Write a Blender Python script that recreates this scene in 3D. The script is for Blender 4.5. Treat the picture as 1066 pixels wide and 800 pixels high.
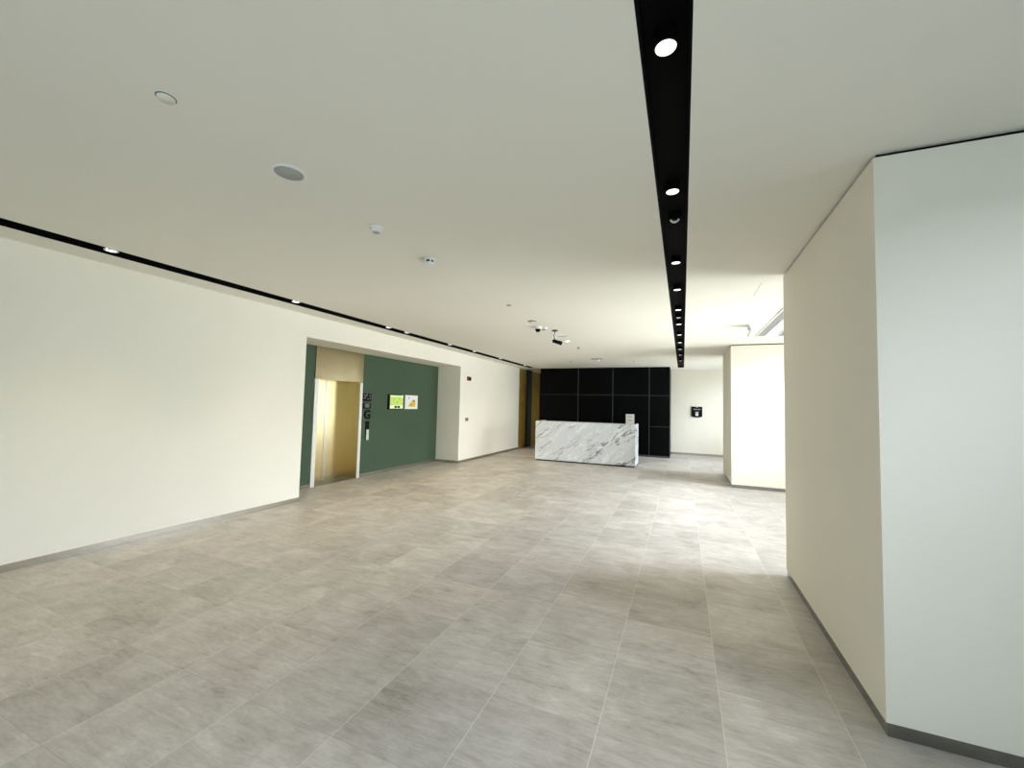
import bpy, bmesh, math
from mathutils import Vector, Matrix

# ------------------------------------------------------------------ camera, light, exposure
for o in list(bpy.data.objects):
    bpy.data.objects.remove(o)
scene = bpy.context.scene
COL = scene.collection
H = 1.65                                   # eye height
CEIL = 3.083

cam_data = bpy.data.cameras.new('camera')
cam = bpy.data.objects.new('camera', cam_data)
COL.objects.link(cam)
cam_data.sensor_fit = 'HORIZONTAL'
cam_data.sensor_width = 36.0
cam_data.lens = 423.547 / 1066.0 * 36.0
cam_data.clip_start = 0.02
R_ = ((0.9219, 0.3866, 0.0237), (0.0016, 0.0575, -0.9983), (-0.3873, 0.9204, 0.0524))
rx, ry, rz_ = Vector(R_[0]).normalized(), Vector(R_[1]), Vector(R_[2]).normalized()
ry = rz_.cross(rx).normalized()
rx = ry.cross(rz_)
cam.matrix_world = Matrix(((rx.x, -ry.x, -rz_.x, 0), (rx.y, -ry.y, -rz_.y, 0), (rx.z, -ry.z, -rz_.z, H), (0, 0, 0, 1)))
scene.camera = cam

vs = scene.view_settings
vs.view_transform = 'Standard'
vs.look = 'None'
vs.gamma = 1.0
vs.use_curve_mapping = False
vs.exposure = 1.08

world = bpy.data.worlds.new('sky')
scene.world = world
world.use_nodes = True
wb = world.node_tree.nodes['Background']
wb.inputs[0].default_value = (0.72, 0.86, 1.0, 1)
wb.inputs[1].default_value = 1.0

DAY = (0.80, 0.835, 1.06)
WARM = (1.0, 0.82, 0.55)
GROUND = (1.0, 0.95, 0.86)


def area(name, loc, rot, sx, sy, power, color=DAY, spread=180):
    d = bpy.data.lights.new(name, 'AREA')
    d.shape = 'RECTANGLE'
    d.size, d.size_y = sx, sy
    d.energy = power
    d.color = color
    d.spread = math.radians(spread)
    o = bpy.data.objects.new(name, d)
    COL.objects.link(o)
    o.location = loc
    o.rotation_euler = rot
    return o


FAC = 3.3                                  # glazed facade on the window side
RZ = math.radians
# light of the sky entering through each glazed bay of the facade (outside the panes)
def bay_light(name, y, length, sky, horizon, ground):
    """open sky above the street, the haze at eye level and an added upward ground fill, through one bay"""
    area(name + '_sky', (FAC + 1.7, y, 4.5), (0, RZ(48), 0), 3.0, length, sky)
    area(name + '_horizon', (FAC + 0.3, y, 1.5), (0, RZ(90), 0), 2.8, length, horizon, (0.95, 0.94, 1.0))
    area(name + '_ground_fill', (FAC + 1.3, y, -0.5), (0, RZ(128), 0), 2.4, length, ground, GROUND)  # added upward fill to lift the ceiling, standing in for ground bounce


bay_light('daylight_bay_a', -0.85, 3.3, 800, 0.2, 45)
bay_light('daylight_bay_b', 7.46, 4.9, 1280, 165, 150)
bay_light('daylight_bay_c', 13.95, 4.0, 700, 100, 80)
area('daylight_entrance', (-1.3, -5.0, 4.3), (RZ(48), 0, 0), 6.0, 3.0, 80)


# ------------------------------------------------------------------ materials
def new_mat(name):
    m = bpy.data.materials.new(name)
    m.use_nodes = True
    nt = m.node_tree
    return m, nt, nt.nodes['Principled BSDF']


def plain(name, col, rough=0.5, metal=0.0, emit=None, estr=0.0, var=0.03, scale=8.0, bump=0.0, spec=0.5):
    m, nt, b = new_mat(name)
    b.inputs['Roughness'].default_value = rough
    b.inputs['Metallic'].default_value = metal
    b.inputs['Specular IOR Level'].default_value = spec
    geo = nt.nodes.new('ShaderNodeNewGeometry')
    n = nt.nodes.new('ShaderNodeTexNoise')
    n.inputs['Scale'].default_value = scale
    n.inputs['Detail'].default_value = 4
    nt.links.new(geo.outputs['Position'], n.inputs['Vector'])
    r = nt.nodes.new('ShaderNodeValToRGB')
    r.color_ramp.elements[0].position = 0.3
    r.color_ramp.elements[1].position = 0.7
    r.color_ramp.elements[0].color = tuple(max(0, c * (1 - var)) for c in col) + (1,)
    r.color_ramp.elements[1].color = tuple(min(1, c * (1 + var)) for c in col) + (1,)
    nt.links.new(n.outputs['Fac'], r.inputs['Fac'])
    nt.links.new(r.outputs['Color'], b.inputs['Base Color'])
    if bump:
        n2 = nt.nodes.new('ShaderNodeTexNoise')
        n2.inputs['Scale'].default_value = 220
        nt.links.new(geo.outputs['Position'], n2.inputs['Vector'])
        bp = nt.nodes.new('ShaderNodeBump')
        bp.inputs['Strength'].default_value = bump
        bp.inputs['Distance'].default_value = 0.002
        nt.links.new(n2.outputs['Fac'], bp.inputs['Height'])
        nt.links.new(bp.outputs['Normal'], b.inputs['Normal'])
    if emit:
        b.inputs['Emission Color'].default_value = tuple(emit) + (1,)
        b.inputs['Emission Strength'].default_value = estr
    return m


def math_node(nt, op, a, b=None, clamp=False):
    n = nt.nodes.new('ShaderNodeMath')
    n.operation = op
    n.use_clamp = clamp
    for i, v in enumerate((a, b)):
        if v is None:
            continue
        if isinstance(v, (int, float)):
            n.inputs[i].default_value = v
        else:
            nt.links.new(v, n.inputs[i])
    return n.outputs[0]


def mix_col(nt, fac, a, b, mode='MIX'):
    n = nt.nodes.new('ShaderNodeMix')
    n.data_type = 'RGBA'
    n.blend_type = mode
    for sock, v in ((n.inputs['Factor'], fac), (n.inputs['A'], a), (n.inputs['B'], b)):
        if isinstance(v, (int, float)):
            sock.default_value = v
        elif isinstance(v, tuple):
            sock.default_value = v if len(v) == 4 else v + (1,)
        else:
            nt.links.new(v, sock)
    return n.outputs['Result']


def ramp(nt, fac, stops):
    r = nt.nodes.new('ShaderNodeValToRGB')
    e = r.color_ramp.elements
    while len(e) < len(stops):
        e.new(0.5)
    for el, (p, c) in zip(e, stops):
        el.position = p
        el.color = (c, c, c, 1) if isinstance(c, (int, float)) else tuple(c) + (1,)
    nt.links.new(fac, r.inputs['Fac'])
    return r.outputs['Color']


def noise(nt, vec, scale, detail=4, rough=0.55, dist=0.0):
    n = nt.nodes.new('ShaderNodeTexNoise')
    n.inputs['Scale'].default_value = scale
    n.inputs['Detail'].default_value = detail
    n.inputs['Roughness'].default_value = rough
    n.inputs['Distortion'].default_value = dist
    nt.links.new(vec, n.inputs['Vector'])
    return n.outputs['Fac']


def mapping(nt, vec, scale=(1, 1, 1), rot=(0, 0, 0), loc=(0, 0, 0)):
    n = nt.nodes.new('ShaderNodeMapping')
    n.inputs['Scale'].default_value = scale
    n.inputs['Rotation'].default_value = rot
    n.inputs['Location'].default_value = loc
    nt.links.new(vec, n.inputs['Vector'])
    return n.outputs['Vector']


TILE = 0.597


def floor_material():
    m, nt, b = new_mat('cement_look_tiles')
    pos = nt.nodes.new('ShaderNodeNewGeometry').outputs['Position']
    sep = nt.nodes.new('ShaderNodeSeparateXYZ')
    nt.links.new(pos, sep.inputs[0])
    u = math_node(nt, 'DIVIDE', math_node(nt, 'ADD', sep.outputs['X'], 0.402 + TILE * 40), TILE)
    v = math_node(nt, 'DIVIDE', math_node(nt, 'ADD', sep.outputs['Y'], -2.198 + TILE * 40), TILE)
    fu, fv = math_node(nt, 'FRACT', u), math_node(nt, 'FRACT', v)
    iu, iv = math_node(nt, 'FLOOR', u), math_node(nt, 'FLOOR', v)
    du = math_node(nt, 'MINIMUM', fu, math_node(nt, 'SUBTRACT', 1.0, fu))
    dv = math_node(nt, 'MINIMUM', fv, math_node(nt, 'SUBTRACT', 1.0, fv))
    gu = math_node(nt, 'LESS_THAN', du, 0.0032)
    gv = math_node(nt, 'LESS_THAN', dv, 0.0030)
    comb = nt.nodes.new('ShaderNodeCombineXYZ')
    nt.links.new(iu, comb.inputs[0])
    nt.links.new(iv, comb.inputs[1])
    wn = nt.nodes.new('ShaderNodeTexWhiteNoise')
    wn.noise_dimensions = '2D'
    nt.links.new(comb.outputs[0], wn.inputs['Vector'])
    # every tile cut from another part of the pattern
    off = nt.nodes.new('ShaderNodeVectorMath')
    off.operation = 'MULTIPLY_ADD'
    nt.links.new(wn.outputs['Color'], off.inputs[0])
    off.inputs[1].default_value = (9, 9, 9)
    nt.links.new(pos, off.inputs[2])
    tv = off.outputs[0]
    cloud = noise(nt, tv, 2.6, 6, 0.6, 0.6)
    streak = noise(nt, mapping(nt, tv, (1.6, 8.0, 1)), 2.2, 6, 0.62, 0.9)
    fine = noise(nt, mapping(nt, tv, (4, 16, 4)), 5.0, 5, 0.65, 0.4)
    val = math_node(nt, 'ADD', math_node(nt, 'MULTIPLY', cloud, 0.42), math_node(nt, 'ADD', math_node(nt, 'MULTIPLY', streak, 0.34), math_node(nt, 'MULTIPLY', fine, 0.24)))
    base = ramp(nt, val, [(0.32, (0.23, 0.195, 0.145)), (0.43, (0.385, 0.353, 0.302)), (0.55, (0.50, 0.466, 0.41)), (0.70, (0.66, 0.627, 0.57))])
    tint = math_node(nt, 'ADD', math_node(nt, 'MULTIPLY', wn.outputs['Value'], 0.20), 0.90)
    tc = nt.nodes.new('ShaderNodeCombineColor')
    for i in range(3):
        nt.links.new(tint, tc.inputs[i])
    base = mix_col(nt, 1.0, base, tc.outputs[0], 'MULTIPLY')
    base = mix_col(nt, math_node(nt, 'MULTIPLY', gv, 0.55), base, (0.30, 0.275, 0.235))
    base = mix_col(nt, math_node(nt, 'MULTIPLY', gu, 0.6), base, (0.72, 0.69, 0.62))  # joints running in depth painted paler for the light they reflect
    nt.links.new(base, b.inputs['Base Color'])
    rg = math_node(nt, 'ADD', math_node(nt, 'MULTIPLY', streak, 0.25), 0.33)
    nt.links.new(rg, b.inputs['Roughness'])
    b.inputs['Specular IOR Level'].default_value = 0.45
    bp = nt.nodes.new('ShaderNodeBump')
    bp.inputs['Strength'].default_value = 0.25
    bp.inputs['Distance'].default_value = 0.002
    nt.links.new(math_node(nt, 'SUBTRACT', fine, math_node(nt, 'MAXIMUM', gu, gv)), bp.inputs['Height'])
    nt.links.new(bp.outputs['Normal'], b.inputs['Normal'])
    return m


def marble_material():
    m, nt, b = new_mat('white_veined_marble')
    pos = nt.nodes.new('ShaderNodeNewGeometry').outputs['Position']
    rot = mapping(nt, mapping(nt, pos, (1, 1, 1), (0, RZ(36), 0)), (0.45, 0.8, 1.7))
    warp = noise(nt, pos, 1.7, 5, 0.6)
    wv = nt.nodes.new('ShaderNodeVectorMath')
    wv.operation = 'ADD'
    nt.links.new(rot, wv.inputs[0])
    cx = nt.nodes.new('ShaderNodeCombineXYZ')
    for i in range(3):
        nt.links.new(math_node(nt, 'MULTIPLY', warp, 0.45), cx.inputs[i])
    nt.links.new(cx.outputs[0], wv.inputs[1])
    n1 = noise(nt, wv.outputs[0], 1.5, 6, 0.55, 0.5)
    n2 = noise(nt, wv.outputs[0], 3.6, 8, 0.65, 0.8)
    n3 = noise(nt, wv.outputs[0], 0.9, 3, 0.5, 0.2)
    v1 = math_node(nt, 'ABSOLUTE', math_node(nt, 'SUBTRACT', n1, 0.52))
    v2 = math_node(nt, 'ABSOLUTE', math_node(nt, 'SUBTRACT', n2, 0.5))
    l1 = ramp(nt, v1, [(0.0, 1.0), (0.006, 0.8), (0.014, 0.12), (0.045, 0.0)])
    l2 = ramp(nt, v2, [(0.0, 0.5), (0.02, 0.2), (0.07, 0.0)])
    gate = ramp(nt, n3, [(0.42, 0.12), (0.56, 1.0)])
    soft = ramp(nt, n2, [(0.32, (0.70, 0.73, 0.77)), (0.55, (0.90, 0.92, 0.93))])
    c = mix_col(nt, math_node(nt, 'MULTIPLY', l2, 0.7), soft, (0.42, 0.44, 0.47))
    c = mix_col(nt, math_node(nt, 'MULTIPLY', l1, gate), c, (0.05, 0.055, 0.06))
    nt.links.new(c, b.inputs['Base Color'])
    b.inputs['Roughness'].default_value = 0.22
    return m


def brushed(name, col, rough, sx=(1, 1, 120), strength=0.12, wave=0.0):
    m, nt, b = new_mat(name)
    pos = nt.nodes.new('ShaderNodeNewGeometry').outputs['Position']
    g = noise(nt, mapping(nt, pos, sx), 3.0, 3, 0.6)
    c = ramp(nt, g, [(0.3, tuple(x * 0.9 for x in col)), (0.7, col)])
    nt.links.new(c, b.inputs['Base Color'])
    b.inputs['Metallic'].default_value = 1.0
    b.inputs['Roughness'].default_value = rough
    h = g
    if wave:
        h = math_node(nt, 'ADD', math_node(nt, 'MULTIPLY', g, 0.04), math_node(nt, 'MULTIPLY', noise(nt, mapping(nt, pos, (1, 1, 0.5)), 2.1, 1, 0.4), wave))
    bp = nt.nodes.new('ShaderNodeBump')
    bp.inputs['Strength'].default_value = strength
    bp.inputs['Distance'].default_value = 0.02 if wave else 0.001
    nt.links.new(h, bp.inputs['Height'])
    nt.links.new(bp.outputs['Normal'], b.inputs['Normal'])
    return m


def glass_material():
    m, nt, b = new_mat('clear_glass')
    nt.nodes.remove(b)
    tr = nt.nodes.new('ShaderNodeBsdfTransparent')
    tr.inputs[0].default_value = (0.95, 0.98, 0.97, 1)
    gl = nt.nodes.new('ShaderNodeBsdfGlossy')
    gl.inputs['Roughness'].default_value = 0.02
    fr = nt.nodes.new('ShaderNodeFresnel')
    fr.inputs['IOR'].default_value = 1.45
    mx = nt.nodes.new('ShaderNodeMixShader')
    nt.links.new(fr.outputs[0], mx.inputs[0])
    nt.links.new(tr.outputs[0], mx.inputs[1])
    nt.links.new(gl.outputs[0], mx.inputs[2])
    nt.links.new(mx.outputs[0], nt.nodes['Material Output'].inputs['Surface'])
    return m


M = {
    'wall': plain('cream_wall_paint', (0.85, 0.81, 0.69), 0.75, var=0.012, scale=1.2, bump=0.05, spec=0.25),
    'ceiling': plain('white_ceiling_paint', (0.85, 0.825, 0.725), 0.85, var=0.01, scale=0.9, spec=0.2),
    'green': plain('green_wall_paint', (0.062, 0.100, 0.058), 0.6, var=0.05, scale=1.5, bump=0.04, spec=0.2),
    'floor': floor_material(),
    'marble': marble_material(),
    'black': plain('matt_black', (0.003, 0.003, 0.003), 0.7, var=0.1, spec=0.05),
    'panel': plain('black_panel', (0.002, 0.002, 0.0025), 0.4, var=0.15, spec=0.06),
    'trim': plain('dark_metal_trim', (0.10, 0.10, 0.10), 0.35, 0.6),
    'steel': brushed('brushed_steel', (0.66, 0.62, 0.53), 0.26, (1, 1, 120)),
    'gold_reflect_steel': brushed('steel_gold_reflection', (0.70, 0.57, 0.31), 0.22, (60, 60, 1), 0.10),  # stainless steel with the golden reflection of the warm walls put into its colour
    'transom': brushed('brushed_steel_transom', (0.40, 0.33, 0.19), 0.22, (60, 60, 1), 0.6, wave=1.0),  # warm wall reflection coloured into this steel too
    'pale_steel': plain('pale_satin_steel', (0.80, 0.77, 0.70), 0.4, 0.35),
    'shaded_skirt': brushed('shaded_steel_skirting', (0.34, 0.34, 0.33), 0.16, (2, 2, 90)),  # same skirting steel, darkened in colour for the shade and dark floor it reflects
    'skirt': brushed('steel_skirting', (0.58, 0.56, 0.50), 0.22, (2, 2, 90)),
    'bronze': plain('bronze_panel', (0.50, 0.33, 0.06), 0.30, 0.5, var=0.2, scale=2.5),
    'dark': plain('dark_recess', (0.012, 0.010, 0.008), 0.6),
    'white': plain('white_plastic', (0.84, 0.83, 0.79), 0.45, var=0.01),
    'grey': plain('grey_mesh', (0.42, 0.43, 0.40), 0.7),
    'lit': plain('lit_diffuser', (0.9, 0.9, 0.88), 0.4, emit=(1.0, 0.96, 0.88), estr=0.9),
    'lit_warm': plain('lit_warm_diffuser', (0.9, 0.9, 0.85), 0.4, emit=(1.0, 0.93, 0.80), estr=1.6),
    'red': plain('red_plastic', (0.22, 0.012, 0.012), 0.4),
    'acrylic': plain('frosted_acrylic', (0.82, 0.84, 0.86), 0.15, var=0.01),
    'paper': plain('white_paper', (0.86, 0.86, 0.85), 0.6, var=0.01),
    'ink': plain('dark_ink', (0.006, 0.007, 0.006), 0.6, spec=0.08),
    'grey_ink': plain('grey_ink', (0.30, 0.31, 0.30), 0.5),
    'screen': plain('lime_screen', (0.5, 0.62, 0.14), 0.3, emit=(0.52, 0.68, 0.13), estr=0.15, var=0.12, scale=14),
    'screen_pale': plain('pale_screen', (0.7, 0.8, 0.5), 0.3, emit=(0.7, 0.82, 0.45), estr=0.15),
    'screen_green': plain('green_screen', (0.2, 0.4, 0.06), 0.3, emit=(0.3, 0.5, 0.06), estr=0.3),
    'yellow': plain('yellow_print', (0.80, 0.55, 0.02), 0.5, var=0.1, scale=20),
    'ochre': plain('ochre_print', (0.35, 0.19, 0.02), 0.5),
    'glass': glass_material(),
    'mullion': plain('grey_window_frame', (0.12, 0.12, 0.12), 0.4, 0.5),
    'louvre': plain('grey_louvre', (0.36, 0.37, 0.36), 0.5),
    'pale_plate': plain('pale_plate', (0.62, 0.70, 0.60), 0.35),
}


# ------------------------------------------------------------------ mesh helpers
class MB:
    """Collects shapes and links them as ONE mesh object."""

    def __init__(self):
        self.bm = bmesh.new()

    def box(self, lo, hi, mi=0, bevel=0.0):
        x0, y0, z0 = lo
        x1, y1, z1 = hi
        vs_ = [self.bm.verts.new(p) for p in ((x0, y0, z0), (x1, y0, z0), (x1, y1, z0), (x0, y1, z0), (x0, y0, z1), (x1, y0, z1), (x1, y1, z1), (x0, y1, z1))]
        fs = [self.bm.faces.new([vs_[i] for i in f]) for f in ((3, 2, 1, 0), (4, 5, 6, 7), (0, 1, 5, 4), (1, 2, 6, 5), (2, 3, 7, 6), (3, 0, 4, 7))]
        if bevel:
            es = list({e for f in fs for e in f.edges})
            r = bmesh.ops.bevel(self.bm, geom=es, offset=bevel, segments=2, affect='EDGES', profile=0.7)
            fs = list(set(r['faces']) | {f for f in fs if f.is_valid})
        for f in fs:
            f.material_index = mi
        return self

    def lathe(self, prof, mat=Matrix(), n=32, mi=0, cap=True):
        """prof: (radius, height) pairs revolved about local z."""
        rings = []
        for r, h in prof:
            rings.append([self.bm.verts.new(mat @ Vector((r * math.cos(2 * math.pi * i / n), r * math.sin(2 * math.pi * i / n), h))) for i in range(n)])
        for a, b in zip(rings, rings[1:]):
            for i in range(n):
                f = self.bm.faces.new((a[i], a[(i + 1) % n], b[(i + 1) % n], b[i]))
                f.smooth = True
                f.material_index = mi
        if cap:
            for ring in (rings[0], rings[-1]):
                f = self.bm.faces.new(ring)
                f.material_index = mi
        return self

    def prism(self, pts, depth, mat=Matrix(), mi=0):
        """pts in local xy, extruded along +z by depth."""
        a = [self.bm.verts.new(mat @ Vector((x, y, 0))) for x, y in pts]
        b = [self.bm.verts.new(mat @ Vector((x, y, depth))) for x, y in pts]
        n = len(pts)
        fs = [self.bm.faces.new(a[::-1]), self.bm.faces.new(b)]
        for i in range(n):
            fs.append(self.bm.faces.new((a[i], a[(i + 1) % n], b[(i + 1) % n], b[i])))
        for f in fs:
            f.material_index = mi
        return self

    def tube(self, p, q, r, n=16, mi=0):
        p, q = Vector(p), Vector(q)
        d = q - p
        m = Matrix.Translation(p) @ d.to_track_quat('Z', 'Y').to_matrix().to_4x4()
        return self.lathe([(r, 0), (r, d.length)], m, n, mi)

    def build(self, name, mats, parent=None, label=None):
        bmesh.ops.recalc_face_normals(self.bm, faces=self.bm.faces[:])
        me = bpy.data.meshes.new(name)
        self.bm.to_mesh(me)
        self.bm.free()
        for m in (mats if isinstance(mats, (list, tuple)) else [mats]):
            me.materials.append(M[m])
        o = bpy.data.objects.new(name, me)
        COL.objects.link(o)
        if parent is not None:
            o.parent = parent
            o.matrix_parent_inverse = parent.matrix_basis.inverted()
        if label:
            o['label'] = label
        return o


def box(name, lo, hi, mat, parent=None, bevel=0.0, label=None):
    return MB().box(lo, hi, 0, bevel).build(name, mat, parent, label)


def struct(o, label=None, cat=None):
    o['kind'] = 'structure'
    if label:
        o['label'] = label
    if cat:
        o['category'] = cat
    return o


def thing(name, label, cat, loc, rot=(0, 0, 0), group=None):
    o = bpy.data.objects.new(name, None)
    o.empty_display_size = 0.1
    COL.objects.link(o)
    o.location = loc
    o.rotation_euler = rot
    o['label'] = label
    o['category'] = cat
    if group:
        o['group'] = group
    return o


def pieces(name, boxes, mat, parent):
    for lo, hi in boxes:
        part(MB().box(lo, hi), name, mat, parent)


def part(mb, name, mats, parent, label=None):
    """a part modelled in its parent's local space"""
    o = mb.build(name, mats)
    o.parent = parent
    if label:
        o['label'] = label
    return o


def copy_thing(root, loc, label, rot=None):
    r = root.copy()
    COL.objects.link(r)
    r.location = loc
    if rot:
        r.rotation_euler = rot
    r['label'] = label
    for ch in list(root.children):
        c = ch.copy()
        COL.objects.link(c)
        c.parent = r
        for g in list(ch.children):
            d = g.copy()
            COL.objects.link(d)
            d.parent = c
    return r


DOWN = Matrix.Rotation(math.pi, 4, 'X')      # lathe profiles then grow downwards from the ceiling

# ------------------------------------------------------------------ the room shell
W = -5.78        # face of the side wall with the lift
B = -6.52        # back of the lift recess
Y0, Y1 = 4.875, 9.985   # the recess opening
LIN = 2.71       # underside of its lintel
BACK = 16.2      # end wall
FRONT = -3.2

struct(box('floor', (-7.4, FRONT - 0.3, -0.15), (FAC + 0.15, 17.6, 0.0), 'floor'))

c = MB()
SL0, SL1, SLE = -5.385, -5.145, 14.35     # slot by the wall
ST0, ST1, STE = -0.162, 0.032, 15.1       # centre strip
c.box((-7.4, FRONT - 0.3, CEIL), (SL0, 17.6, CEIL + 0.25))
c.box((SL0, SLE, CEIL), (SL1, 17.6, CEIL + 0.25))
c.box((SL1, FRONT - 0.3, CEIL), (ST0, 17.6, CEIL + 0.25))
c.box((ST0, STE, CEIL), (ST1, 17.6, CEIL + 0.25))
c.box((ST1, FRONT - 0.3, CEIL), (FAC + 0.15, 17.6, CEIL + 0.25))
struct(c.build('ceiling', 'ceiling'))


def channel(name, x0, x1, yend, depth):
    k = MB()
    t = 0.012
    k.box((x0, FRONT - 0.3, CEIL + depth), (x1, yend, CEIL + depth + t))
    k.box((x0, FRONT - 0.3, CEIL + 0.0005), (x0 + t, yend, CEIL + depth))
    k.box((x1 - t, FRONT - 0.3, CEIL + 0.0005), (x1, yend, CEIL + depth))
    k.box((x0 + t, yend - t, CEIL + 0.0005), (x1 - t, yend, CEIL + depth))
    return struct(k.build(name, 'black'))


channel('trim_1', ST0, ST1, STE, 0.06)
channel('trim_2', SL0, SL1, SLE, 0.14)

# side wall with the recess cut into it
w = MB()
w.box((W - 0.9, FRONT, 0), (W, Y0, CEIL))
w.box((W - 0.74, Y0, LIN), (W, Y1, CEIL))
w.box((W - 0.9, Y1, 0), (W, 14.45, CEIL))
struct(w.build('wall_left', 'wall'))
struct(box('wall_recess', (B - 0.6, Y0, 0), (B - 0.45, Y1, CEIL), 'dark'))
EY0, EY1 = 5.72, 6.985
# green back wall, open where the lift stands
struct(box('wall_green', (B - 0.3, EY1 + 0.004, 0), (B, Y1, LIN), 'green'))
struct(box('wall_green_2', (B - 0.3, Y0, 0), (B, EY0 - 0.004, LIN), 'green'))

# end of the side wall: a dim bronze lined passage beside the black wall
struct(box('wall_passage', (W - 0.3, 14.45, 0), (W - 0.01, 16.9, CEIL), 'bronze'))
struct(MB().box((W - 0.3, 16.9, 2.2), (-4.6, 17.05, CEIL)).box((W - 0.3, 16.9, 0), (W + 0.02, 17.05, 2.2)).build('wall_passage_end', 'dark'))
dr = struct(box('door_1', (W + 0.02, 16.93, 0.0), (-4.6, 17.0, 2.2), 'bronze'))
struct(box('trim_3', (W - 0.01, 15.25, 0.0), (W + 0.05, 15.75, CEIL), 'dark'))

struct(box('wall_back', (-4.6, BACK, 0), (FAC + 0.15, BACK + 0.2, CEIL), 'wall'))

# black panelled wall behind the desk
PX0, PX1, PY = -5.02, -0.41, 14.72
bw = struct(box('wall_reception', (PX0, PY + 0.02, 0), (PX1, BACK - 0.001, CEIL), 'panel'))
xs = [PX0, -3.55, -2.30, -1.066, PX1]
zs = [0.06, 1.04, 2.10, CEIL - 0.002]
for i in range(4):
    zz = zs if i == 3 else ([0.06, 2.10, zs[3]])
    for a, b in zip(zz, zz[1:]):
        box('wall_panel', (xs[i] + 0.012, PY, a + 0.006), (xs[i + 1] - 0.012, PY + 0.02, b - 0.006), 'panel', bw, bevel=0.002)
for x in xs[1:4]:
    box('trim_strip', (x - 0.009, PY + 0.006, 0.06), (x + 0.009, PY + 0.0205, CEIL - 0.002), 'trim', bw)
for x0_, x1_, z_ in ((PX0, -3.56, 2.10), (-3.54, -2.31, 2.10), (-2.29, -1.076, 2.10), (-1.056, PX1, 2.10), (-1.056, PX1, 1.04)):
    box('trim_strip', (x0_ + 0.01, PY + 0.007, z_ - 0.005), (x1_ - 0.01, PY + 0.0205, z_ + 0.005), 'trim', bw)
box('skirting', (PX0 + 0.01, PY + 0.004, 0.0), (PX1 - 0.01, PY + 0.02, 0.06), 'trim', bw)

# front (behind the viewer) and the glazed facade
f = MB()
f.box((-7.4, FRONT - 0.2, 0), (-4.4, FRONT, CEIL))
f.box((1.8, FRONT - 0.2, 0), (FAC + 0.15, FRONT, CEIL))
f.box((-4.4, FRONT - 0.2, 2.85), (1.8, FRONT, CEIL))
struct(f.build('wall_front', 'wall'))
r = MB()
for a, b in ((FRONT, -2.5), (2.3, 5.0), (9.93, 11.95), (15.95, BACK)):
    r.box((FAC, a, 0), (FAC + 0.15, b, CEIL))
struct(r.build('wall_right', 'wall'))


def window(name, lo, hi, axis, n):
    """glazed bay with a frame, n lights and one pane each"""
    w_ = MB()
    t = 0.05
    a0, a1 = (lo[1], hi[1]) if axis == 'y' else (lo[0], hi[0])
    P = lo[0] if axis == 'y' else lo[1]

    def bx(u0, u1, z0, z1, d0, d1, k):
        if axis == 'y':
            k.box((P + d0, u0, z0), (P + d1, u1, z1))
        else:
            k.box((u0, P + d0, z0), (u1, P + d1, z1))
    bx(a0, a1, lo[2], lo[2] + t, 0.02, 0.1, w_)
    bx(a0, a1, hi[2] - t, hi[2], 0.02, 0.1, w_)
    for i in range(n + 1):
        u = a0 + (a1 - a0 - t) * i / n
        bx(u, u + t, lo[2] + t, hi[2] - t, 0.02, 0.1, w_)
    o = struct(w_.build(name, 'mullion'))
    for i in range(n):
        p = MB()
        u = a0 + (a1 - a0 - t) * i / n
        bx(u + t, a0 + (a1 - a0 - t) * (i + 1) / n, lo[2] + t, hi[2] - t, 0.055, 0.063, p)
        p.build('pane', 'glass', o)


window('window_1', (FAC, -2.5, 0), (FAC, 2.3, CEIL), 'y', 3)
window('window_2', (FAC, 5.0, 0), (FAC, 9.93, CEIL), 'y', 3)
window('window_3', (FAC, 11.95, 0), (FAC, 15.95, CEIL), 'y', 3)
window('window_4', (-4.4, FRONT - 0.15, 0), (1.8, FRONT - 0.15, 2.85), 'x', 4)

# two deep columns standing between the bays
BB = 0.070


def column(y0, y1, label):
    x0 = 0.965
    o = struct(box('column', (x0, y0, BB), (FAC, y1, CEIL - 0.022), 'wall'), label, 'column')
    box('shadow_gap', (x0 + 0.02, y0 + 0.02, CEIL - 0.022), (FAC, y1 - 0.02, CEIL), 'black', o)
    box('skirting', (x0 + 0.006, y0 + 0.006, 0), (FAC, y1 - 0.006, BB), 'shaded_skirt', o)


column(2.764, 4.955, 'deep cream column with steel skirting beside the viewer')
column(9.97, 11.92, 'deep cream column beyond the bright window bay')

# skirtings
t = 0.012
struct(MB().box((W - 0.001, FRONT, 0), (W + t, Y0, BB)).box((W - 0.05, Y0 - 0.001, 0), (W + t, Y0 + t, BB)).build('baseboard_left', 'skirt'))
struct(MB().box((W - 0.001, Y1 - t, 0), (W + t, 14.45, BB)).box((B, Y1 - t, 0), (W, Y1 + 0.001, BB)).build('baseboard_left_2', 'skirt'))
struct(MB().box((B - 0.001, Y0, 0), (B + t, EY0, BB)).box((B - 0.001, EY1, 0), (B + t, Y1 - t, BB)).build('baseboard_recess', 'skirt'))
struct(box('baseboard_back', (PX1, BACK - t, 0), (FAC, BACK + 0.001, 0.08), 'skirt'))

# ------------------------------------------------------------------ lift
el = thing('elevator', 'stainless steel lift entrance with closed doors in the green recess wall', 'elevator', (B, 6.355, 0))
FT = 2.072
DX = B - 0.36


def lift(name, lo, hi, mat, bevel=0.0, parent=None):
    return box(name, lo, hi, mat, parent or el, bevel)


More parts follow.
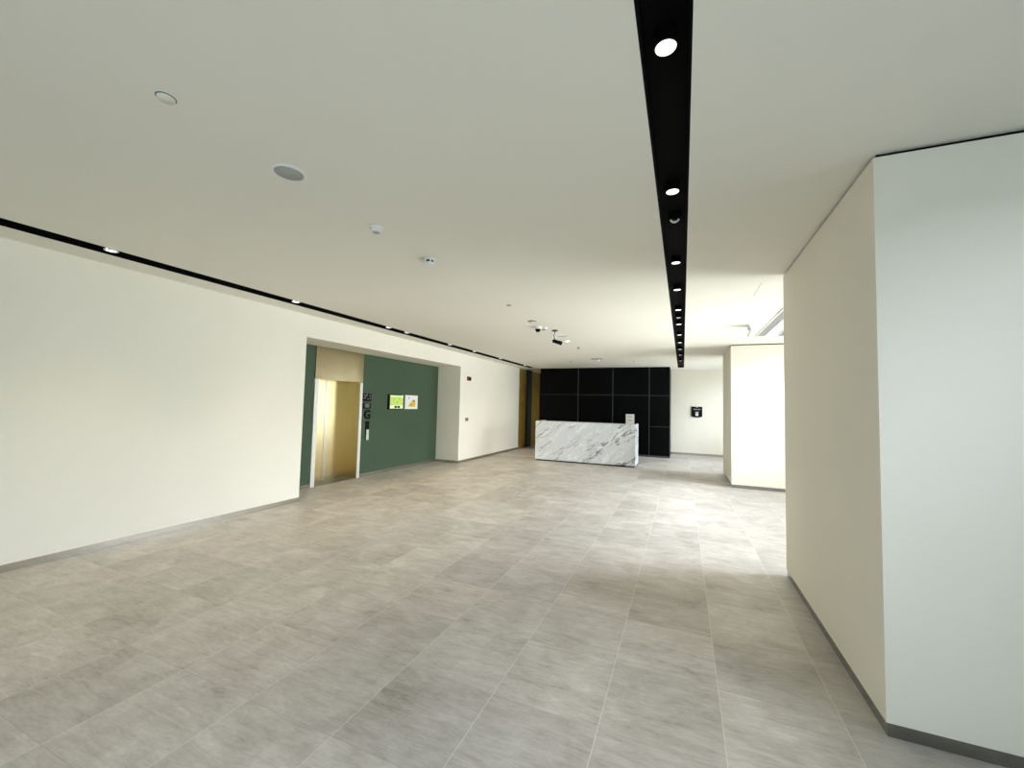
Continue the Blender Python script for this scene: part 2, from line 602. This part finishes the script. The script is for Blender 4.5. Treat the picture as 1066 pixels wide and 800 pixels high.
lift('jamb', (DX - 0.02, EY0, 0), (B + 0.02, EY0 + 0.09, FT), 'pale_steel', 0.004)
lift('jamb', (B - 0.005, EY1 - 0.075, 0), (B + 0.02, EY1, FT), 'pale_steel', 0.003)
lift('jamb_return', (DX - 0.02, EY1 - 0.078, 0), (B - 0.005, EY1, FT), 'gold_reflect_steel', 0.002)
lift('header', (DX - 0.02, EY0 + 0.09, FT), (B - 0.01, EY1 - 0.075, FT + 0.03), 'gold_reflect_steel')
lift('transom_panel', (B - 0.02, EY0, FT + 0.004), (B + 0.022, EY1, LIN - 0.002), 'transom', 0.003)
lift('sill', (DX - 0.03, EY0 + 0.09, 0), (B - 0.01, EY1 - 0.078, 0.006), 'trim')
MID = (EY0 + 0.09 + EY1 - 0.078) / 2
for s in (-1, 1):
    a, b = (EY0 + 0.05, MID - 0.002) if s < 0 else (MID + 0.002, EY1 - 0.06)
    d = MB().box((DX - 0.04, a, 0.008), (DX, b, FT + 0.02), 0, 0.003)
    lo_ = b - 0.03 if s < 0 else a
    d = d.build('door_panel', 'gold_reflect_steel', el)
    de = box('door_edge', (DX - 0.001, lo_, 0.01), (DX + 0.006, lo_ + 0.03, FT), 'steel')
    de.parent = d

# ------------------------------------------------------------------ signs beside the lift (on the green wall)
FACE_X = Matrix(((0, 0, 1, 0), (1, 0, 0, 0), (0, 1, 0, 0), (0, 0, 0, 1)))     # local xy -> world yz, +z -> +x

t_ = thing('floor_indicator', 'black lift floor indicator plate, the topmost black sign beside the doors', 'sign', (B, 7.145, 1.75))
part(MB().box((0, -0.125, -0.085), (0.014, 0.125, 0.085), 0, 0.003), 'plate', 'ink', t_)
k = []
for y, z, a, b in ((-0.085, 0.045, 0.035, 0.02), (-0.06, 0.02, 0.03, 0.012), (-0.085, -0.015, 0.05, 0.02), (-0.02, 0.05, 0.02, 0.05), (0.02, -0.035, 0.04, 0.014), (0.08, 0.04, 0.02, 0.03), (0.085, -0.02, 0.025, 0.022)):
    k.append(((0.0138, y - a / 2, z - b / 2), (0.0155, y + a / 2, z + b / 2)))
pieces('display_segment', k, 'grey_ink', t_)

t_ = thing('notice_plate', 'black plate with grey printed lines above the letter G', 'sign', (B, 7.15, 1.562))
part(MB().box((0, -0.118, -0.062), (0.012, 0.118, 0.062), 0, 0.003), 'plate', 'ink', t_)
pieces('printed_line', [((0.0118, -0.07, 0.032 - i * 0.022), (0.0135, 0.075 - 0.012 * (i % 2), 0.044 - i * 0.022)) for i in range(4)], 'grey_ink', t_)


def letter(ch, size, depth, loc, name, mat, label, cat):
    cu = bpy.data.curves.new(name, 'FONT')
    cu.body = ch
    cu.size = size
    cu.extrude = depth / 2
    cu.offset = size * 0.026
    cu.align_x = 'CENTER'
    cu.align_y = 'CENTER'
    tmp = bpy.data.objects.new(name + '_tmp', cu)
    COL.objects.link(tmp)
    dg = bpy.context.evaluated_depsgraph_get()
    me = bpy.data.meshes.new_from_object(tmp.evaluated_get(dg))
    bpy.data.objects.remove(tmp)
    me.transform(FACE_X @ Matrix.Translation((0, 0, depth / 2)))
    me.materials.clear()
    me.materials.append(M[mat])
    zz = [v.co.z for v in me.vertices]
    yy = [v.co.y for v in me.vertices]
    me.transform(Matrix.Translation((0, -(max(yy) + min(yy)) / 2, -(max(zz) + min(zz)) / 2)))
    o = bpy.data.objects.new(name, me)
    COL.objects.link(o)
    o.location = loc
    o['label'] = label
    o['category'] = cat
    return o


letter('G', 0.275, 0.02, (B, 7.165, 1.37), 'floor_letter', 'ink', 'large black letter G fixed to the green wall by the lift', 'sign')

t_ = thing('call_station', 'slim lift call panel, black above and pale below, under the letter G', 'call panel', (B, 7.18, 1.0))
part(MB().box((0, -0.055, 0.035), (0.016, 0.055, 0.22), 0, 0.003), 'display', 'ink', t_)
part(MB().box((0, -0.05, -0.205), (0.012, 0.05, 0.035), 0, 0.003), 'back_plate', 'ink', t_)
bp_ = part(MB().box((0.012, -0.026, -0.20), (0.018, 0.05, 0.034), 0, 0.002), 'button_plate', 'pale_plate', t_)
part(MB().lathe([(0.012, 0), (0.012, 0.004), (0.009, 0.006)], Matrix.Translation((0.018, 0.012, -0.06)) @ FACE_X, 20), 'button', 'steel', bp_)

t_ = thing('wall_screen', 'black framed wall screen with a lime green picture on the green wall', 'screen', (B, 8.12, 1.668))
part(MB().box((0, -0.285, -0.185), (0.03, 0.285, 0.18), 0, 0.004), 'frame', 'ink', t_)
k = MB()
k.box((0.0295, -0.225, -0.165), (0.0315, 0.265, 0.16), 0)
k.box((0.031, -0.225, 0.125), (0.0325, 0.265, 0.16), 1)
k.box((0.031, -0.225, -0.165), (0.0325, 0.265, -0.085), 1)
k.box((0.031, 0.20, 0.10), (0.033, 0.265, 0.17), 1)
k.lathe([(0.03, 0), (0.03, 0.002)], Matrix.Translation((0.031, 0.05, -0.01)) @ FACE_X, 20, 2)
for y in (-0.015, 0.10):
    k.box((0.032, y - 0.045, -0.15), (0.034, y + 0.045, -0.10), 3)
for y, z, a in ((-0.12, 0.085, 0.16), (-0.10, 0.06, 0.10), (0.12, 0.085, 0.08), (-0.17, -0.06, 0.07), (0.12, 0.055, 0.05)):
    k.box((0.031, y - a / 2, z - 0.006), (0.0325, y + a / 2, z + 0.006), 2)
part(k, 'picture', ['screen', 'screen_pale', 'screen_green', 'ink'], t_)

t_ = thing('poster', 'white poster with a yellow figure, hung beside the framed screen', 'poster', (B, 8.76, 1.67))
part(MB().box((0, -0.262, -0.178), (0.012, 0.262, 0.178), 0, 0.003), 'sheet', 'paper', t_)
k = MB()
LF = Matrix.Translation((0.012, 0, 0)) @ FACE_X
k.prism([(-0.14, -0.12), (0.16, -0.12), (0.17, -0.02), (0.14, 0.03), (0.03, 0.04), (-0.03, -0.01), (-0.11, -0.05)], 0.002, LF, 0)
k.prism([(0.01, 0.03), (0.10, 0.07), (0.14, 0.04), (0.15, 0.01), (0.05, 0.02)], 0.003, LF, 1)
k.prism([(-0.05, -0.09), (0.0, -0.09), (0.0, -0.04), (-0.03, -0.05)], 0.003, LF, 1)
k.prism([(-0.14, 0.09), (-0.10, 0.09), (-0.09, 0.125), (-0.13, 0.12)], 0.002, LF, 2)
part(k, 'print', ['yellow', 'ochre', 'ink'], t_)

# on the side wall beyond the recess
t_ = thing('fire_alarm_strobe', 'small red fire alarm unit high on the cream wall', 'fire alarm', (W, 10.45, 2.397))
part(MB().box((0, -0.09, -0.06), (0.045, 0.09, 0.06), 0, 0.008), 'housing', 'red', t_)
part(MB().lathe([(0.05, 0), (0.05, 0.02), (0.035, 0.032)], Matrix.Translation((0.045, 0.0, 0)) @ FACE_X, 24), 'sounder', 'ink', t_)
part(MB().box((0.045, -0.02, 0.035), (0.06, 0.085, 0.055), 0, 0.003), 'lens', 'white', t_)

t_ = thing('call_point', 'small red and grey call point low on the cream wall', 'call point', (W, 10.39, 1.215))
part(MB().box((0, -0.07, -0.05), (0.03, 0.07, 0.05), 0, 0.006), 'housing', 'louvre', t_)
part(MB().box((0.03, -0.045, -0.03), (0.036, 0.045, 0.03), 0, 0.003), 'press_panel', 'red', t_)

# black plaque on the end wall
t_ = thing('wall_plaque', 'black plaque with a white square on the cream end wall', 'sign', (0.466, BACK, 1.57))
FACE_NY = Matrix(((1, 0, 0, 0), (0, 0, -1, 0), (0, 1, 0, 0), (0, 0, 0, 1)))   # local xy -> world xz, +z -> -y
pts = [(-0.177, 0.19), (-0.177, -0.17)] + [(-0.177 + 0.354 * i / 10, -0.17 - 0.028 * math.sin(math.pi * i / 10)) for i in range(1, 10)] + [(0.177, -0.17), (0.177, 0.19), (0.03, 0.19), (0.02, 0.165), (-0.02, 0.165), (-0.03, 0.19)]
part(MB().prism(pts, 0.035, FACE_NY), 'plate', 'ink', t_)
k = []
for x, a in ((-0.08, 0.06), (-0.02, 0.035), (0.045, 0.06), (0.1, 0.03)):
    k.append(((x - a / 2, -0.037, 0.075), (x + a / 2, -0.0345, 0.11)))
pieces('printed_word', k, 'grey_ink', t_)
pieces('printed_line', [((-0.05, -0.037, -0.02), (0.06, -0.0345, 0.0))], 'white', t_)
k = MB().box((-0.045, -0.038, -0.14), (0.045, -0.0345, -0.045), 0, 0.001)
k.box((-0.016, -0.0395, -0.115), (0.014, -0.0378, -0.075), 1)
part(k, 'symbol', ['paper', 'louvre'], t_)

# ------------------------------------------------------------------ reception desk
DX0, DX1, DY0, DY1, DZ = -4.168, -1.222, 11.85, 12.72, 1.195
dk = thing('reception_desk', 'white marble reception desk with grey veins before the black wall', 'reception desk', ((DX0 + DX1) / 2, (DY0 + DY1) / 2, 0))
box('front_panel', (DX0, DY0, 0.035), (DX1, DY0 + 0.04, DZ - 0.04), 'marble', dk, 0.003)
box('side_panel', (DX0, DY0 + 0.04, 0.035), (DX0 + 0.04, DY1, DZ - 0.04), 'marble', dk, 0.003)
box('side_panel', (DX1 - 0.04, DY0 + 0.04, 0.035), (DX1, DY1, DZ - 0.04), 'marble', dk, 0.003)
box('countertop', (DX0, DY0, DZ - 0.04), (DX1, DY0 + 0.42, DZ), 'marble', dk, 0.004)
MB().box((DX0, DY0 + 0.42, DZ - 0.04), (DX0 + 0.05, DY1, DZ), 0, 0.003).build('side_cap', 'marble', dk)
MB().box((DX1 - 0.05, DY0 + 0.42, DZ - 0.04), (DX1, DY1, DZ), 0, 0.003).build('side_cap', 'marble', dk)
box('worktop', (DX0 + 0.04, DY0 + 0.04, 0.72), (DX1 - 0.04, DY1 - 0.02, 0.755), 'panel', dk)
box('plinth', (DX0 + 0.03, DY0 + 0.03, 0), (DX1 - 0.03, DY1 - 0.03, 0.035), 'black', dk)

t_ = thing('sign_holder', 'upright white sign holder standing on the marble desk', 'sign holder', (-1.384, DY0 + 0.14, DZ))
part(MB().box((-0.118, -0.04, 0), (0.118, 0.05, 0.008), 0, 0.002), 'foot', 'acrylic', t_)
part(MB().box((-0.118, -0.006, 0.008), (0.118, 0.004, 0.285), 0, 0.002), 'sheet', 'paper', t_)
pieces('printed_line', [((-a / 2, -0.0075, z), (a / 2, -0.0055, z + 0.009)) for z, a in ((0.215, 0.11), (0.195, 0.15), (0.11, 0.12), (0.09, 0.14))], 'louvre', t_)

# ------------------------------------------------------------------ downlights in the black centre strip
ORD = ['first', 'second', 'third', 'fourth', 'fifth', 'sixth', 'seventh', 'eighth', 'ninth', 'tenth', 'eleventh', 'twelfth', 'thirteenth']


def make_downlight(label):
    t = thing('downlight', label, 'downlight', (0, 0, CEIL), group='round downlights in the black ceiling strip')
    part(MB().lathe([(0.041, -0.06), (0.041, 0.0), (0.049, 0.003), (0.049, 0.0), (0.045, -0.06)], DOWN, 32, cap=False), 'bezel', 'black', t)
    part(MB().lathe([(0.001, -0.002), (0.040, -0.002), (0.040, -0.010), (0.001, -0.010)], DOWN, 32), 'lens', 'lit', t)
    return t


cx_ = (ST0 + ST1) / 2
ys = [1.649, 2.812, 4.229, 5.207, 6.283, 7.366, 8.429, 9.41, 10.475, 11.6, 12.99]
d0 = None
for i, y in enumerate(ys):
    lab = 'round white downlight in black ceiling strip, %s of its row counted towards the desk' % ORD[i]
    if d0 is None:
        d0 = make_downlight(lab)
        d0.location = (cx_, y, CEIL)
    else:
        copy_thing(d0, (cx_, y, CEIL), lab)
    ld = bpy.data.lights.new('downlight_beam', 'SPOT')
    ld.energy = 22
    ld.color = (1.0, 0.95, 0.86)
    ld.spot_size = math.radians(46)
    ld.spot_blend = 1.0
    ld.shadow_soft_size = 0.04
    lo_ = bpy.data.objects.new('downlight_beam', ld)
    COL.objects.link(lo_)
    lo_.location = (cx_, y, CEIL - 0.012)


def make_tilted(label):
    t = thing('tilted_spotlight', label, 'spotlight', (0, 0, CEIL), group='tilted spotlights in the black ceiling strip')
    part(MB().lathe([(0.045, -0.06), (0.045, 0.0), (0.052, 0.003), (0.052, 0.0), (0.049, -0.06)], DOWN, 32, cap=False), 'bezel', 'black', t)
    rot = Matrix.Translation((0, 0, 0.02)) @ Matrix.Rotation(math.radians(-38), 4, 'X') @ DOWN
    part(MB().lathe([(0.030, -0.03), (0.036, 0.0), (0.036, 0.006), (0.030, 0.006), (0.026, -0.012)], rot, 28, cap=False), 'reflector', 'white', t)
    part(MB().lathe([(0.001, -0.010), (0.027, -0.010), (0.027, -0.016), (0.001, -0.016)], rot, 24), 'lens', 'ink', t)
    return t


s0 = make_tilted('tilted white rimmed spotlight between the second and third round downlights')
s0.location = (cx_ + 0.005, 3.261, CEIL)
copy_thing(s0, (cx_, 6.817, CEIL), 'tilted white rimmed spotlight between the fifth and sixth round downlights')


# ------------------------------------------------------------------ spotlights in the slot along the side wall
def make_slot_spot(label):
    t = thing('slot_spotlight', label, 'spotlight', (0, 0, CEIL), group='spotlights in the black slot along the wall')
    part(MB().lathe([(0.055, 0.0), (0.055, 0.006), (0.040, 0.009), (0.038, -0.02)], DOWN, 28, cap=False), 'bezel', 'white', t)
    part(MB().lathe([(0.001, 0.004), (0.039, 0.004), (0.039, -0.012), (0.001, -0.012)], DOWN, 28), 'lens', 'lit_warm', t)
    part(MB().lathe([(0.04, -0.02), (0.04, -0.13)], DOWN, 20), 'body', 'black', t)
    return t


sy = [2.088, 4.169, 6.195, 6.762, 8.429, 9.691, 11.4, 13.5]
p0 = None
for i, y in enumerate(sy):
    lab = 'white rimmed spotlight in the wall slot, %s counted towards the black wall' % ORD[i]
    x = -5.198
    if p0 is None:
        p0 = make_slot_spot(lab)
        p0.location = (x, y, CEIL)
    else:
        copy_thing(p0, (x, y, CEIL), lab)
    ld = bpy.data.lights.new('slot_spotlight_beam', 'SPOT')
    ld.energy = 36
    ld.color = WARM
    ld.spot_size = math.radians(110)
    ld.spot_blend = 1.0
    ld.shadow_soft_size = 0.035
    lo_ = bpy.data.objects.new('slot_spotlight_beam', ld)
    COL.objects.link(lo_)
    lo_.location = (x, y, CEIL - 0.02)
    lo_.rotation_euler = (0, math.radians(-22), 0)

# ------------------------------------------------------------------ fittings on the ceiling
CXL = -2.30


def ceil_thing(name, label, cat, x, y, group=None):
    return thing(name, label, cat, (x, y, CEIL), group=group)


t_ = ceil_thing('sprinkler_cover', 'flat white sprinkler cover plate in the ceiling before the round speaker', 'sprinkler', -2.286, 1.075)
part(MB().lathe([(0.036, 0.0), (0.036, 0.008), (0.001, 0.009)], DOWN, 32), 'cover_plate', 'ceiling', t_)
part(MB().lathe([(0.041, -0.004), (0.041, 0.001), (0.036, 0.001)], DOWN, 32, cap=False), 'rim', 'trim', t_)  # dark ring draws the shadow round the edge of the cover plate

t_ = ceil_thing('ceiling_speaker', 'large round white ceiling speaker with a grey grille', 'speaker', -2.294, 1.743)
part(MB().lathe([(0.082, 0.004), (0.088, 0.010), (0.098, 0.008), (0.102, 0.0)], DOWN, 48, cap=False), 'bezel', 'white', t_)
part(MB().lathe([(0.085, 0.0), (0.085, 0.005), (0.001, 0.006)], DOWN, 48), 'grille', 'grey', t_)

t_ = ceil_thing('smoke_detector', 'stepped white smoke detector with a grey underside on the ceiling', 'smoke detector', -2.323, 2.572)
part(MB().lathe([(0.060, 0.0), (0.060, 0.012), (0.052, 0.016)], DOWN, 36), 'base', 'white', t_)
part(MB().lathe([(0.050, 0.016), (0.050, 0.024), (0.036, 0.040), (0.030, 0.042)], DOWN, 36), 'head', 'white', t_)
part(MB().lathe([(0.031, 0.040), (0.026, 0.046), (0.001, 0.047)], DOWN, 28), 'sensor', 'grey', t_)

t_ = ceil_thing('heat_detector', 'white ceiling detector with dark vent slots beyond the smoke detector', 'detector', -2.327, 3.336)
part(MB().lathe([(0.060, 0.0), (0.060, 0.014), (0.048, 0.018)], DOWN, 36), 'base', 'white', t_)
part(MB().lathe([(0.044, 0.018), (0.044, 0.040)], DOWN, 36), 'vent_core', 'ink', t_)
for i in range(6):
    k = part(MB().box((0.043, -0.007, -0.04), (0.052, 0.007, -0.016)), 'vent_rib', 'white', t_)
    k.rotation_euler = (0, 0, i * math.pi / 3 + 0.3)
part(MB().lathe([(0.052, 0.038), (0.048, 0.046), (0.028, 0.058), (0.001, 0.060)], DOWN, 32), 'cap', 'white', t_)


def small_sprinkler(x, y, label, mat='louvre'):
    t = ceil_thing('fire_sprinkler', label, 'sprinkler', x, y)
    part(MB().lathe([(0.042, 0.0), (0.040, 0.006), (0.016, 0.010)], DOWN, 24), 'escutcheon', mat, t)
    part(MB().lathe([(0.010, 0.008), (0.010, 0.030), (0.024, 0.032), (0.024, 0.035)], DOWN, 18), 'deflector', 'steel', t)
    return t


t_ = ceil_thing('sprinkler_cover', 'small flat grey cover plate in the ceiling before the camera cluster', 'sprinkler', -2.30, 5.291)
part(MB().lathe([(0.032, 0.0), (0.032, 0.012), (0.001, 0.013)], DOWN, 28), 'cover_plate', 'grey', t_)
part(MB().lathe([(0.037, -0.004), (0.037, 0.001), (0.032, 0.001)], DOWN, 28, cap=False), 'rim', 'trim', t_)
small_sprinkler(-3.246, 12.40, 'small grey sprinkler head in the ceiling over the marble desk', 'grey')
small_sprinkler(-1.37, 12.748, 'small sprinkler head in the ceiling nearer the black strip', 'white')

t_ = ceil_thing('access_ring', 'round white ceiling disc with a dark rim beside the dome camera', 'ceiling disc', -2.36, 6.42)
part(MB().lathe([(0.064, -0.004), (0.066, 0.012), (0.055, 0.014)], DOWN, 32, cap=False), 'rim', 'trim', t_)
part(MB().lathe([(0.055, 0.0), (0.052, 0.014), (0.001, 0.016)], DOWN, 32), 'disc', 'white', t_)

t_ = ceil_thing('dome_camera', 'white ceiling dome camera with a black dome', 'camera', -2.42, 6.90)
part(MB().lathe([(0.070, 0.0), (0.068, 0.03), (0.058, 0.045)], DOWN, 32), 'housing', 'white', t_)
part(MB().lathe([(0.050, 0.044), (0.048, 0.062), (0.036, 0.085), (0.018, 0.097), (0.001, 0.100)], DOWN, 28), 'dome', 'ink', t_)

t_ = ceil_thing('motion_sensor', 'small white ceiling sensor with two dark eyes beside the dome camera', 'sensor', -2.337, 7.03)
part(MB().lathe([(0.048, 0.0), (0.048, 0.022), (0.040, 0.03)], DOWN, 28), 'housing', 'white', t_)
for x in (-0.024, 0.018):
    part(MB().lathe([(0.014, 0.028), (0.013, 0.04), (0.001, 0.046)], Matrix.Translation((x, -0.012, 0)) @ DOWN, 18), 'eye', 'ink', t_)

t_ = ceil_thing('pendant_camera', 'black camera hanging from the ceiling on a thin pole', 'camera', -2.225, 7.31)
part(MB().lathe([(0.058, 0.0), (0.055, 0.018), (0.02, 0.024)], DOWN, 28), 'ceiling_plate', 'trim', t_)
part(MB().tube((0, 0, -0.02), (0.0, 0, -0.185), 0.009), 'pole', 'steel', t_)
part(MB().box((-0.022, -0.02, -0.155), (0.006, 0.02, -0.115), 0, 0.005), 'junction_box', 'ink', t_)
bd = part(MB().tube((-0.03, 0.01, -0.20), (0.12, -0.03, -0.252), 0.034, 20).tube((0.118, -0.0295, -0.2513), (0.137, -0.0345, -0.258), 0.039, 20), 'camera_body', 'ink', t_)
part(MB().tube((-0.012, 0.008, -0.19), (0.015, 0.0, -0.21), 0.02, 14), 'knuckle', 'ink', t_)

t_ = ceil_thing('exit_lamp', 'white horn shaped lamp beside the hanging black camera', 'lamp', -2.33, 7.60)
part(MB().lathe([(0.03, 0.0), (0.03, 0.02), (0.012, 0.025), (0.012, 0.06)], DOWN, 20), 'base', 'white', t_)
part(MB().tube((-0.01, 0, -0.06), (0.035, 0, -0.075), 0.018, 14).lathe([(0.018, 0), (0.03, 0.05), (0.028, 0.05)], Matrix.Translation((-0.01, 0, -0.06)) @ Matrix.Rotation(math.radians(-105), 4, 'Y'), 18), 'horn', 'white', t_)

t_ = ceil_thing('recessed_light', 'lit round ceiling light just past the hanging camera', 'ceiling light', -2.324, 8.566)
part(MB().lathe([(0.058, 0.0), (0.056, 0.008), (0.044, 0.010)], DOWN, 28, cap=False), 'bezel', 'white', t_)
part(MB().lathe([(0.045, 0.0), (0.040, 0.012), (0.020, 0.022), (0.001, 0.025)], DOWN, 28), 'lens', 'lit_warm', t_)

t_ = ceil_thing('ceiling_plate', 'thin grey strip plate on the ceiling behind the hanging camera', 'ceiling plate', -2.24, 7.98)
part(MB().box((-0.10, -0.02, -0.008), (0.08, 0.02, 0.0), 0, 0.003), 'cover', 'louvre', t_)
part(MB().box((-0.085, -0.012, -0.011), (0.065, 0.012, -0.008), 0, 0.001), 'inset', 'white', t_)

small_sprinkler(-2.331, 9.61, 'small dark sprinkler head between the lit round light and the desk', 'trim')

t_ = ceil_thing('linear_fitting', 'short white rail with a bright lamp on the ceiling over the desk', 'ceiling light', -2.33, 11.9)
part(MB().box((-0.16, -0.02, -0.03), (0.16, 0.02, 0.0), 0, 0.005), 'rail', 'louvre', t_)
part(MB().lathe([(0.032, 0.03), (0.036, 0.07), (0.030, 0.075)], Matrix.Translation((0.05, 0, 0)) @ DOWN, 22), 'lamp_head', 'white', t_)
part(MB().lathe([(0.029, 0.0745), (0.001, 0.077)], Matrix.Translation((0.05, 0, 0)) @ DOWN, 22), 'lens', 'lit_warm', t_)

# window bay: air slots, blade fitting and access joint


def linear_diffuser(x, y0, y1, wd, label):
    t = ceil_thing('linear_diffuser', label, 'air vent', x, (y0 + y1) / 2, group='white framed air slots in the window bay ceiling')
    L = (y1 - y0) / 2
    k_ = MB()
    e = 0.022
    k_.box((-wd / 2, -L, -0.010), (-wd / 2 + e, L, 0), 0, 0.002)
    k_.box((wd / 2 - e, -L, -0.010), (wd / 2, L, 0), 0, 0.002)
    k_.box((-wd / 2 + e, -L, -0.010), (wd / 2 - e, -L + e, 0))
    k_.box((-wd / 2 + e, L - e, -0.010), (wd / 2 - e, L, 0))
    part(k_, 'frame', 'white', t)
    k_ = MB().box((-wd / 2 + e, -L + e, -0.002), (wd / 2 - e, L - e, 0), 0)
    part(k_, 'back_plate', 'louvre', t)
    k_ = MB()
    for i in (-1, 0, 1):
        k_.box((i * (wd / 2 - e) * 0.5 - 0.004, -L + e, -0.008), (i * (wd / 2 - e) * 0.5 + 0.004, L - e, -0.002))
    part(k_, 'blade', 'grey', t)


linear_diffuser(1.36, 5.6, 8.92, 0.17, 'white framed air slot in the window bay ceiling beside the hanging blade')
linear_diffuser(1.70, 5.6, 8.98, 0.15, 'white framed air slot set closer to the windows')

t_ = ceil_thing('blade_fitting', 'white blade fitting hanging edge on from the window bay ceiling', 'sign fitting', 1.03, 7.78)
k = MB().lathe([(0.055, 0.0), (0.055, 0.012), (0.03, 0.02)], DOWN, 24)
part(k, 'canopy', 'white', t_)
k = MB()
pr = [(-0.03, 0.0), (0.005, -0.005), (0.016, -0.04), (0.012, -0.09), (-0.012, -0.15), (-0.026, -0.165), (-0.03, -0.15), (-0.010, -0.09), (-0.006, -0.05), (-0.03, -0.03)]
k.prism(pr, 0.26, Matrix.Translation((0.01, 0.13, -0.012)) @ FACE_NY)
part(k, 'blade', 'white', t_)

struct(box('trim_4', (0.806, 5.2, CEIL - 0.001), (0.812, 5.80, CEIL + 0.002), 'louvre'))
